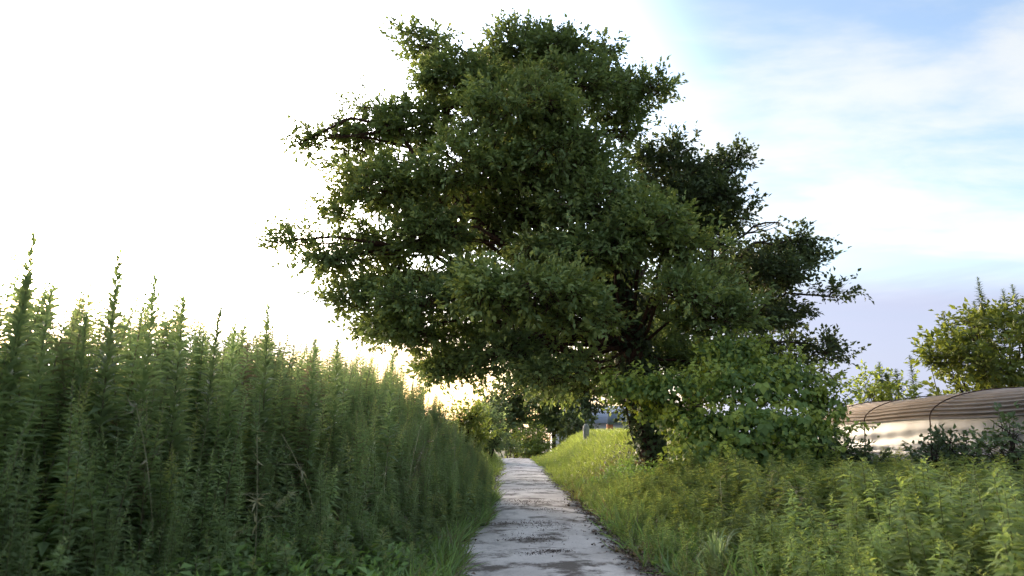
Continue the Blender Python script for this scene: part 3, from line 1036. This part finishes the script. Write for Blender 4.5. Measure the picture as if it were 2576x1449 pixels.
# right verge
n = 30000
y = 3.5 + 19 * rng.random(n)
xe = path_mid(y) + path_half_r(y)
t = rng.random(n)
x = xe + .10 + 2.5 * t + .10 * np.sin(y * 2.3) * (1 - t)
hgt = .45 * sstep(t * 1.6) * rng.random(n)
P = np.stack([x, y, ground_z(x, y) + hgt], 1)
cover('verge_herbs', P, .10, .045, M['verge'], 'low green herbs along the right edge of the near path', 'herbs', (.2, .9), upright=.45, tfun=lambda P: np.where(wob(P[:, 0] * 1.2 + 3, P[:, 1] * .9) > .5, -.6, 0))
n = 8000
y = 3.5 + 18 * rng.random(n)
x = path_mid(y) + path_half_r(y) + .04 + 3.2 * rng.random(n) ** .8
P = np.stack([x, y, ground_z(x, y)], 1)
cover('verge_grass', P, .42, .018, M['verge'], 'thin grass blades between the right weeds and the path', 'grass', (.0, .75), upright=1.2)
# dead leaves along the path edges and over the slab
n = 9000
y = 3 + 30 * rng.random(n) ** 1.2
side = rng.random(n)
x = np.where(side < .6, path_mid(y) + path_half_r(y) + .10 + rng.normal(size=n) * .16, path_mid(y) - path_half_l(y) - .05 + rng.normal(size=n) * .12)
zz = ground_z(x, y) + np.where(on_path(x, y), .085, .03)
P = np.stack([x, y, zz], 1)
D = norm(rng.normal(size=(n, 3)) * np.array([1, 1, .25]))
V, F = leaf_geo(P, D, rng.normal(size=(n, 3)) * .4 + np.array([0, 0, 1]), .07, .035)
M['litter'] = leaf_mat('litter', [(0, (.05, .032, .024)), (.6, (.11, .07, .05)), (1, (.19, .13, .09))], .05)
tag(obj('leaf_litter', new_mesh('leaf_litter', V, F, M['litter'], np.repeat(rng.random(n), 5))), 'brown dead leaves scattered along the path edges', 'leaf litter', kind='stuff')

# dirt and moss crumbs gathered in bands across the slab
n = 3600
yc = np.array([9.6, 11.2, 12.6, 13.1, 15.0, 16.8, 17.4, 21, 24.5, 30])
k = rng.integers(len(yc), size=n)
y = yc[k] + rng.normal(size=n) * .13 * (1 + (k % 3)) + .25 * np.sin(k * 5 + rng.random(n) * 2)
x = path_mid(y) + np.clip(rng.normal(size=n) * (.12 + .12 * (k % 4)) + .35 * np.sin(k * 3.3) + .15 * np.sin(y * 9), -.85, .85)
P = np.stack([x, y, ground_z(.45, y) + .045 + .035 * (1 - (x - path_mid(y)) ** 2)], 1)
V, F = leaf_geo(P, norm(rng.normal(size=(n, 3)) * np.array([1, 1, .3]) + np.array([0, 0, .35])), rng.normal(size=(n, 3)), .022 * (.4 + rng.random(n)), .014)
tag(obj('path_debris', new_mesh('path_debris', V, F, M['litter'], np.repeat(rng.random(n) * .7, 5))), 'dark crumbs of dirt and moss in bands across the path', 'debris', kind='stuff')

# tall grass clumps in the right-hand corner
for x, y, Y, lab in [(2390, 1300, 9.2, 'arching tall grass clump among the weeds near the lower right corner'),
                     (2500, 1290, 9.8, 'tall grass clump at the right edge below the greenhouse'),
                     (2290, 1400, 8.2, 'long-bladed grass clump at the bottom of the right field'),
                     (1800, 1380, 8.0, 'grass clump where the right field meets the bottom of the picture')]:
    pt = at(x, y, Y)
    gz = float(ground_z(pt[0], Y))
    e = empty('tall_grass', (pt[0], Y, gz))
    tag(e, lab, 'grass plant')
    h = max(pt[2] - gz, .5) * 1.25
    G = Geo()
    for q in range(46):
        a = rng.random() * 6.283
        rch = h * (.25 + .5 * rng.random())
        ctr = np.array([math.cos(a) * rch * .25, math.sin(a) * rch * .25, h * (.8 + .4 * rng.random())])
        end = np.array([math.cos(a) * rch, math.sin(a) * rch, h * (.35 + .6 * rng.random())])
        pts = bez(np.array([math.cos(a), math.sin(a), 0]) * .05, ctr, end, 7)
        w_b = np.array([.010, .012, .012, .010, .008, .005, .001])
        sd_ = np.array([-math.sin(a), math.cos(a), 0])
        Vb = np.concatenate([pts - sd_ * w_b[:, None], pts + sd_ * w_b[:, None] + np.array([0, 0, .004])])
        Fb = []
        for j in range(6):
            Fb += [(j, j + 7, j + 8), (j, j + 8, j + 1)]
        G.add(Vb, Fb, .2 + .5 * rng.random())
    obj('blades', G.mesh('blades', M['weed_leaf']), e)['kind'] = 'stuff'

# dead stalks leaning among the green ones
for q in range(22):
    left = q < 12
    if left:
        y = 5 + 8 * rng.random(); x = np.interp(y, LX, LF) + .1 - .5 * rng.random(); H = 1.0 + .8 * rng.random()
    else:
        y = 7.5 + 5 * rng.random(); x = 2.6 + 4.5 * rng.random(); H = .7 + .5 * rng.random()
    gz = float(ground_z(x, y))
    e = empty('dead_stalk', (x, y, gz - .02))
    tag(e, 'bare straw-coloured dead stalk leaning in the left weed wall' if left else 'bare straw-coloured dead stalk leaning among the right field weeds', 'dead stalk',
        'dead stalks in the left weeds' if left else 'dead stalks in the right weeds')
    lean = rng.normal(size=2) * .28 + np.array([.15, 0])
    pts = bez(np.zeros(3), np.array([lean[0] * .2, lean[1] * .2, H * .6]), np.array([lean[0] * H, lean[1] * H, H]), 9)
    G = Geo()
    V, F = tube_geo(pts, np.linspace(.006, .0025, 9), 5)
    G.add(V, F, .3)
    obj('stem', G.mesh('stem', M['plume']), e)
    G = Geo()
    for j in range(9):
        b = pts[rng.integers(4, 9)]
        V, F = tube_geo([b, b + np.array([rng.normal() * .05, rng.normal() * .05, .05]), b + np.array([rng.normal() * .12, rng.normal() * .12, .06])], [.003, .002, .001], 4)
        G.add(V, F, .2)
        V, F = leaf_geo(b[None], rng.normal(size=(1, 3)) + np.array([[0, 0, -.6]]), rng.normal(size=(1, 3)), .10, .018, droop=.4)
        G.add(V, F, .1)
    obj('withered_leaves', G.mesh('withered_leaves', M['plume']), e)['kind'] = 'stuff'

# foxtail grasses standing out of the left verge
for q, (x, y, Y, lab) in enumerate([(735, 1240, 6.6, 'pale drooping grass plume in front of the left weed wall'),
                                    (620, 1330, 6.2, 'pale grass plume nearest the bottom left corner of the verge'),
                                    (830, 1300, 7.4, 'thin straw grass plume in the middle of the left verge'),
                                    (900, 1325, 8.2, 'thin straw grass plume closest to the path on the left verge')]):
    pt = at(x, y, Y)
    gz = float(ground_z(pt[0], Y))
    e = empty('foxtail_grass', (pt[0] - .35, Y, gz))
    tag(e, lab, 'grass plant')
    h = max(pt[2] - gz, .35)
    pts = bez(np.zeros(3), np.array([.05, 0, h * .9]), np.array([.35, 0, h]), 12)
    V, F = tube_geo(pts, np.linspace(.004, .0025, 12), 4)
    G = Geo(); G.add(V, F)
    obj('stem', G.mesh('stem', M['stem']), e)
    n = 90
    f = .72 + .28 * rng.random(n)
    b = np.stack([np.interp(f, np.linspace(0, 1, 12), pts[:, k]) for k in range(3)], 1)
    V, F = leaf_geo(b, norm(rng.normal(size=(n, 3)) * .5 + np.array([.8, 0, .2])), rng.normal(size=(n, 3)), .05, .007)
    G = Geo(); G.add(V, F, .8)
    obj('plume', G.mesh('plume', M['plume']), e)
    n = 5
    V, F = leaf_geo(np.tile([0, 0, .02], (n, 1)), norm(rng.normal(size=(n, 3)) * np.array([1, 1, .2]) + np.array([.3, 0, 1.2])), rng.normal(size=(n, 3)), .4, .014, droop=.4)
    G = Geo(); G.add(V, F, .9)
    obj('blades', G.mesh('blades', M['grass']), e)

# ------------------------------------------------------------------ greenhouse on the right
def stripe_mat():
    m = noise_mat('brown_cover', (.23, .20, .175), (.30, .262, .232), .8, .8, (1, 1, 1), bump=.1, scale2=14)
    return m


M['brown_cover'] = stripe_mat()
M['white_sheet'] = leaf_mat('white_sheet', [(0, (.19, .21, .23)), (1, (.26, .28, .30))], .25, .45, .4, .02, (1, 1, 1))
M['strap'] = noise_mat('strap', (.035, .02, .016), (.07, .035, .025), 8, .8, bump=0)
M['metal'] = noise_mat('metal', (.25, .26, .27), (.40, .41, .42), 5, .5, bump=0, spec=.5)
M['board'] = noise_mat('board', (.24, .25, .26), (.35, .36, .37), 2, .8, (.3, 4, 4), bump=.2)
EAVE, RISE, HW, XC = 2.0, .70, 2.2, 12.2
GY0, GY1 = 11.0, 24.5
gh = empty('tunnel_greenhouse', (XC, 17.5, 0))
tag(gh, 'low tunnel greenhouse with brown ribbed roof cover over white plastic sides', 'greenhouse')
O = np.array(gh.location)
nth, nyy = 261, 80
th_ = np.linspace(0.0, math.pi, nth)
yy_ = np.linspace(GY0, GY1, nyy)
V = []
for yv in yy_:
    sag = .018 * math.sin(yv * 2.9) + .012 * math.sin(yv * 7.3)
    rib = .040 * np.cos(th_ * 42 + .2 * math.sin(yv))
    rr = 1 + (rib + sag * np.sin(th_)) / 1.4
    V.append(np.stack([-HW * np.cos(th_) * rr, np.full(nth, yv - O[1]), EAVE + RISE * np.sin(th_) * rr + .02 * math.sin(yv * 1.1)], 1))
V = np.concatenate(V)
ii, jj = np.meshgrid(np.arange(nth - 1), np.arange(nyy - 1))
a0 = (jj * nth + ii).ravel()
obj('roof_cover', new_mesh('roof_cover', V, np.stack([a0, a0 + nth, a0 + nth + 1, a0 + 1], 1), M['brown_cover'], smooth=True), gh)
# sheets: front side, far side, ends
def sheet(x, z0, z1, seed):
    nz_, ny_ = 16, 140
    zz = np.linspace(z1, z0, nz_)
    yv = np.linspace(GY0 + .03, GY1 - .03, ny_)
    Y_, Z_ = np.meshgrid(yv, zz)
    f = (z1 - Z_) / (z1 - z0)
    X_ = x + .03 * np.sin(Y_ * 3.1 + seed) * f + .02 * np.sin(Y_ * 7.7 + Z_ * 5) * f + .025 * np.sin(f * 14 + np.sin(Y_ * .8) * 1.5) * f - .05 * f
    Z_ = Z_ + .03 * np.sin(Y_ * 1.9 + seed) * f
    Vv = np.stack([X_.ravel() - O[0], Y_.ravel() - O[1], Z_.ravel()], 1)
    i2, j2 = np.meshgrid(np.arange(ny_ - 1), np.arange(nz_ - 1))
    b = (j2 * ny_ + i2).ravel()
    return new_mesh('side_sheet', Vv, np.stack([b, b + 1, b + ny_ + 1, b + ny_], 1), M['white_sheet'], np.full(len(Vv), .7), True)


obj('side_sheet', sheet(XC - HW + .035, 1.22, EAVE + .02, 0), gh)
obj('side_sheet', sheet(XC + HW - .035, .25, EAVE + .02, 2), gh)
G = Geo()
V, F = tube_geo([(-HW + .0, GY0 - O[1], 1.215), (-HW + .0, GY1 - O[1], 1.215)], [.035, .035], 8)
G.add(V, F)
obj('roll_tube', G.mesh('roll_tube', M['metal'], True), gh)
for z, ya, yb in ((1.16, 12.2, 15.0), (1.30, 12.2, 15.0), (1.44, 12.3, 14.9), (1.20, 16.9, 19.6), (1.34, 16.9, 19.6)):
    G = Geo()
    G.box((-HW - .12, ya - O[1], z - .062), (-HW - .095, yb - O[1], z + .062))
    obj('board', G.mesh('board', M['board']), gh)
hoop = None
for q, yv in enumerate(np.arange(GY0 + .1, GY1, 1.05)):
    if hoop is None:
        t = np.linspace(0, math.pi, 17)
        pts = [(-HW + .09, 0, -.1)] + [(-(HW - .09) * math.cos(a), 0, EAVE - .05 + (RISE - .05) * math.sin(a)) for a in t] + [(HW - .09, 0, -.1)]
        V, F = tube_geo(pts, np.full(len(pts), .018), 6)
        G = Geo(); G.add(V, F)
        hoop = G.mesh('hoop', M['metal'], True)
    obj('hoop', hoop, gh, (0, yv - O[1], 0))
strap = None
for yv in (13.1, 17.6, 20.9, 23.4):
    if strap is None:
        t = np.linspace(0, math.pi, 25)
        pts = [(-HW - .14, 0, 1.0)] + [(-(HW + .095) * math.cos(a), .10 * math.sin(a * 1.0), EAVE + (RISE + .05) * math.sin(a)) for a in t] + [(HW + .14, 0, .8)]
        V, F = tube_geo(pts, np.full(len(pts), .015), 5)
        G = Geo(); G.add(V, F)
        strap = G.mesh('strap', M['strap'], True)
    obj('strap', strap, gh, (0, yv - O[1], 0))
for yv in (GY0 + .02, GY1 - .02):
    t = np.linspace(0, math.pi, 25)
    pts = [(-HW + .1, 0, 0)] + [(-(HW - .1) * math.cos(a), 0, EAVE - .04 + (RISE - .06) * math.sin(a)) for a in t] + [(HW - .1, 0, 0)]
    c = len(pts)
    Vv = np.array(pts + [(0, 0, 1.2)]) + np.array([0, yv - O[1], 0])
    Fv = np.array([(i, (i + 1) % c, c) for i in range(c)])
    obj('end_sheet', new_mesh('end_sheet', Vv, Fv, M['white_sheet'], np.full(len(Vv), .5)), gh)


def bush(name, lst, Y0, leafmat, L, W, dens, label, cat='shrub', shoots=(), per=11, gap=.3, zshift=0):
    bl = blobs_from(lst, Y0, .95, 8)
    cx = np.mean([b['c'][0] for b in bl]); cy = np.mean([b['c'][1] for b in bl])
    gz = float(ground_z(cx, cy))
    o = empty(name, (cx, cy, gz))
    tag(o, label, cat)
    org = np.array([cx, cy, gz])
    G, S, T = Geo(), Geo(), Geo()
    for b in bl:
        c = b['c'] - org
        r = np.array(b['r'])
        area = (r[0] * r[2] + r[0] * r[1] + r[1] * r[2]) / 3
        res = blob_leaves(G, c, r, int(dens * area) + 4, L, W, per, b['y'], L * 2.4, gap)
        if res: T.add(*res)
        V, F = tube_geo(bez(np.array([c[0] * .15, c[1] * .15, -.1]), np.array([c[0] * .5, c[1] * .5, c[2] * .6]), c, 7), np.linspace(.05, .012, 7), 6)
        S.add(V, F)
        for _ in range(4):
            e = c + rand_dirs(1)[0] * r * .8
            V, F = tube_geo(bez(c * np.array([.8, .8, .7]), (c + e) / 2, e, 4), np.linspace(.018, .005, 4), 4)
            S.add(V, F)
    if T.n:
        S.add(np.concatenate(T.V), np.concatenate(T.F))
    obj('branches', S.mesh('branches', M['bark'], True), o)
    obj('foliage', G.mesh('foliage', leafmat), o)['kind'] = 'stuff'
    for (x, y0, y1, dY) in shoots:
        a, b = at(x - 6, y0, Y0 + dY) - org, at(x, y1, Y0 + dY) - org
        H = b[2] - a[2]
        (SV, SF), (V, F, Tt) = weed_parts(H, int(70 + 60 * H), .30, .6, .5, .02, .03, .0, .2, True)
        k = np.array([1, 1, 1])
        G2 = Geo(); G2.add(V + a, F, Tt * .6); G2.add(SV * np.array([1.6, 1.6, 1]) + a, SF, .3)
        sh = obj('shoot', G2.mesh('shoot', M['dark_leaf']), o)
        # its stem goes down to the ground inside the shrub
        V, F = tube_geo([np.array([a[0] * .6, a[1], -.1]), np.array([a[0] * .9, a[1], a[2] * .5]), a], [.02, .016, .012], 5)
        G3 = Geo(); G3.add(V, F)
        obj('stem', G3.mesh('stem', M['stem']), sh)
    return o


bush('yellow_green_shrub', [(2440, 870, 110, 50, 0, .1), (2540, 850, 90, 60, .5, .1), (2600, 900, 120, 80, 0), (2480, 930, 120, 50, -.5), (2390, 905, 60, 25, 0, .1), (2450, 820, 50, 35, 0), (2570, 780, 60, 40, .6), (2620, 980, 150, 70, 0), (2500, 1010, 130, 60, 0)],
     23.5, M['yellow_leaf'], .22, .12, 95, 'spreading yellow-green shrub rising behind the brown greenhouse roof', shoots=[(2488, 840, 698, 0), (2392, 880, 785, .5), (2418, 880, 800, .3), (2545, 830, 730, 1), (2575, 830, 715, .6), (2350, 930, 850, 0), (2455, 850, 775, .8), (2470, 850, 760, 1.2)])
bush('small_shrub', [(2190, 970, 45, 40, 0), (2245, 985, 50, 30, .4), (2170, 1000, 40, 35, 0), (2250, 1030, 70, 50, .5), (2200, 1050, 60, 50, 0)],
     27.5, M['yellow_leaf'], .19, .11, 80, 'small green shrub peeking over the far end of the brown roof', shoots=[(2222, 970, 912, 0), (2265, 980, 930, .3), (2310, 1020, 895, .5), (2240, 980, 940, 0)])
bush('dark_shrub', [(2380, 1115, 50, 28, 0), (2340, 1140, 40, 22, -.3), (2430, 1135, 40, 28, 0), (2380, 1160, 70, 35, -.2)], 14.6, M['dark_leaf'], .11, .07, 260, 'dark leafy shrub against the white greenhouse side', per=9)
bush('dark_shrub', [(2540, 1090, 45, 40, 0), (2520, 1130, 55, 40, -.2), (2570, 1150, 50, 40, 0)], 13.2, M['dark_leaf'], .11, .07, 240, 'dark leafy shrub by the white greenhouse side at the right edge', per=9)
bush('dark_shrub', [(2130, 1145, 60, 30, 0), (2190, 1150, 50, 22, 0), (2080, 1140, 60, 40, 0)], 16.6, M['dark_leaf'], .11, .07, 240, 'dark shrub between the creeper mound and the white greenhouse side', per=9)
# creeper climbing over the greenhouse roof
cv = empty('climbing_creeper', (XC - HW - .1, 14.0, float(ground_z(XC - HW, 14.0))))
tag(cv, 'green creeper climbing over the brown greenhouse roof near its right end', 'creeper')
G, S = Geo(), Geo()
oz = cv.location.z
pts = []
for f in np.linspace(0, 1, 24):
    if f < .55:
        pts.append((-.06 + .03 * math.sin(f * 20), .15 * math.sin(f * 9), f / .55 * (EAVE - oz)))
    else:
        a = (f - .55) / .45 * 1.4
        pts.append((.1 + HW * (1 - math.cos(a)) - .06, .15 * math.sin(f * 9), EAVE + (RISE + .04) * math.sin(a) - oz))
pts = np.array(pts)
V, F = tube_geo(pts, np.linspace(.018, .007, 24), 5)
S.add(V, F)
for p_ in pts[4:]:
    shell_leaves(G, p_ + np.array([-.04, 0, .06]), (.13, .20, .13), 34, .10, .085, (.2, .8), rmin=.2)
obj('vine_stem', S.mesh('vine_stem', M['stem'], True), cv)
obj('foliage', G.mesh('foliage', M['vine_leaf']), cv)['kind'] = 'stuff'

# ------------------------------------------------------------------ beyond the crest of the path
bush('bright_shrub', [(1180, 1050, 38, 32, 0, .2), (1150, 1060, 45, 45, 0, .1), (1200, 1090, 35, 35, .5, .1), (1170, 1110, 45, 45, 0)], 27, M['grass'], .16, .07, 260, 'bright green shrub just past the end of the left weed wall')
bush('grey_green_shrub', [(1235, 1075, 34, 35, 0), (1215, 1050, 30, 28, 1), (1250, 1110, 26, 30, 0), (1225, 1110, 35, 30, 1)], 40, M['weed_leaf'], .20, .10, 200, 'dull green shrub left of the far end of the path')
bush('olive_shrub', [(1330, 1110, 42, 28, 0, .05), (1300, 1120, 30, 24, -1), (1360, 1125, 36, 22, -1), (1330, 1140, 50, 25, -1)], 56, M['yellow_leaf'], .22, .09, 170, 'yellowish shrub closing the view where the path drops away')
bush('low_dark_shrub', [(1288, 1130, 22, 20, 0), (1270, 1115, 18, 22, 0)], 49, M['dark_leaf'], .2, .1, 180, 'dark low shrub at the left of the path crest')
for q, (bl, Y, mt, lab, tx) in enumerate([
        ([(1290, 1000, 60, 55, 0), (1265, 1060, 40, 45, -1), (1330, 1040, 60, 50, 0), (1310, 950, 55, 45, 1), (1290, 1100, 35, 30, 0)], 66, M['dark_leaf'], 'dark far tree straight above the end of the path', 1300),
        ([(1390, 1000, 60, 60, 0), (1420, 1050, 55, 45, -1), (1370, 1060, 45, 40, 0), (1400, 940, 60, 40, 1), (1410, 1085, 50, 25, 0)], 62, M['tree_leaf'], 'olive green far tree right of the path end, above the bank', 1395),
        ([(1235, 1035, 40, 36, 0), (1215, 1070, 36, 40, 0), (1255, 1075, 36, 36, -1), (1230, 1105, 40, 30, 0)], 60, M['dark_leaf'], 'dark far tree left of the path end behind the dull shrub', 1235),
        ([(1470, 1020, 50, 45, 0), (1450, 1070, 45, 30, -1), (1490, 980, 45, 40, 0)], 58, M['dark_leaf'], 'far tree with low boughs beside the pale far house', 1465)]):
    bb = blobs_from(bl, Y, .95, 6)
    b0 = at(tx, 1120, Y); b0[2] = float(ground_z(b0[0], Y)) - .1
    top = bb[0]['c']
    tk = [b0, b0 + (top - b0) * np.array([.3, .3, .35]), b0 + (top - b0) * np.array([.8, .8, .8]), top]
    build_tree('far_tree', tk, [.28, .2, .12, .06], bb, mt, M['bark'], 0.34, .2, 60, lab, gap=.25, twl=.8)

# stone marker, post and house on the bank
M['stone'] = noise_mat('stone', (.22, .22, .20), (.36, .35, .32), 9, .95, bump=.5)
M['orange'] = noise_mat('orange_paint', (.46, .17, .07), (.56, .23, .11), 3, .7, bump=.1)
M['blue_grey'] = noise_mat('blue_grey_panel', (.17, .21, .27), (.24, .28, .34), 2, .6, bump=.05)
M['white_wall'] = noise_mat('white_wall', (.55, .56, .58), (.70, .70, .71), 1, .9, bump=.1)
M['roof_tile'] = noise_mat('pale_roof', (.30, .34, .42), (.40, .44, .52), 1.2, .6, (1, 6, 1), bump=.2)
M['glass'] = noise_mat('dark_glass', (.03, .035, .045), (.06, .065, .075), 1, .15, bump=0, spec=.6)

pt = at(1475, 1098, 38)
gz = float(ground_z(pt[0], 38))
G = Geo()
prof = [(.165, -.2), (.17, .10), (.16, .45), (.165, .62), (.14, .75), (.08, .83), (.0, .85)]
n = 14
ang = np.linspace(0, 2 * math.pi, n, endpoint=False)
Vv = np.concatenate([np.stack([r * np.sign(np.cos(ang)) * np.abs(np.cos(ang)) ** .7, r * np.sign(np.sin(ang)) * np.abs(np.sin(ang)) ** .7, np.full(n, z)], 1) for r, z in prof])
Vv += rng.normal(size=Vv.shape) * .006
Fv = np.array([(i * n + k, i * n + (k + 1) % n, (i + 1) * n + (k + 1) % n, (i + 1) * n + k) for i in range(len(prof) - 1) for k in range(n)])
o = obj('stone_marker', new_mesh('stone_marker', Vv, Fv, M['stone'], smooth=True), None, (pt[0], 38, gz), sc=max(1.0, (at(1475, 1074, 38)[2] - gz) / .85))
tag(o, 'small rounded grey stone marker on top of the grass bank', 'marker')

Ys = 40
a, b = at(1527, 1102, Ys), at(1562, 1042, Ys)
gz = float(ground_z(a[0], Ys))
e = empty('sign_post', (at(1535, 1100, Ys)[0], Ys, gz))
tag(e, 'orange post carrying a blue-grey board on the grass bank', 'sign')
zb = at(1535, 1068, Ys)[2] - gz
zt = at(1535, 1040, Ys)[2] - gz
G = Geo(); G.box((-.16, -.08, -.3), (.16, .08, zb + .02)); obj('post', G.mesh('post', M['orange']), e)
G = Geo(); G.box((-.14, -.12, zb), (.56, -.082, zt)); obj('board', G.mesh('board', M['blue_grey']), e)
G = Geo(); G.box((-.17, -.125, zt), (.59, -.06, zt + .05)); obj('cap_rail', G.mesh('cap_rail', M['strap']), e)

Yh = 78
hx = at(1545, 1060, Yh)[0]
gz = float(ground_z(hx, Yh))
e = empty('house', (hx, Yh, gz))
tag(e, 'pale distant house with grey-blue roof beyond the grass bank', 'house')
zr = at(1510, 1040, Yh)[2] - gz
ze = at(1510, 1066, Yh)[2] - gz
W2, D2 = 6.5, 4.0
G = Geo(); G.box((-W2, -D2, -.5), (W2, D2, ze)); obj('wall', G.mesh('wall', M['white_wall']), e)
G = Geo()
Vr = [(-W2 - .5, -D2 - .6, ze - .05), (W2 + .5, -D2 - .6, ze - .05), (W2 + .5, D2 + .6, ze - .05), (-W2 - .5, D2 + .6, ze - .05), (-W2 + 1.2, 0, zr + .8), (W2 - 1.2, 0, zr + .8)]
Fr = [(0, 1, 5), (0, 5, 4), (1, 2, 5), (2, 3, 4), (2, 4, 5), (3, 0, 4), (0, 2, 1), (0, 3, 2)]
G.add(Vr, Fr); obj('roof', G.mesh('roof', M['roof_tile']), e)
for wx in (-4.2, -1.2, 2.0, 4.6):
    G = Geo(); G.box((wx - .6, -D2 - .06, ze * .45), (wx + .6, -D2 - .01, ze * .45 + 1.0))
    wi = obj('window', G.mesh('window', M['white_wall']), e)
    G = Geo(); G.box((wx - .52, -D2 - .08, ze * .45 + .08), (wx + .52, -D2 - .062, ze * .45 + .92)); obj('pane', G.mesh('pane', M['glass']), wi)
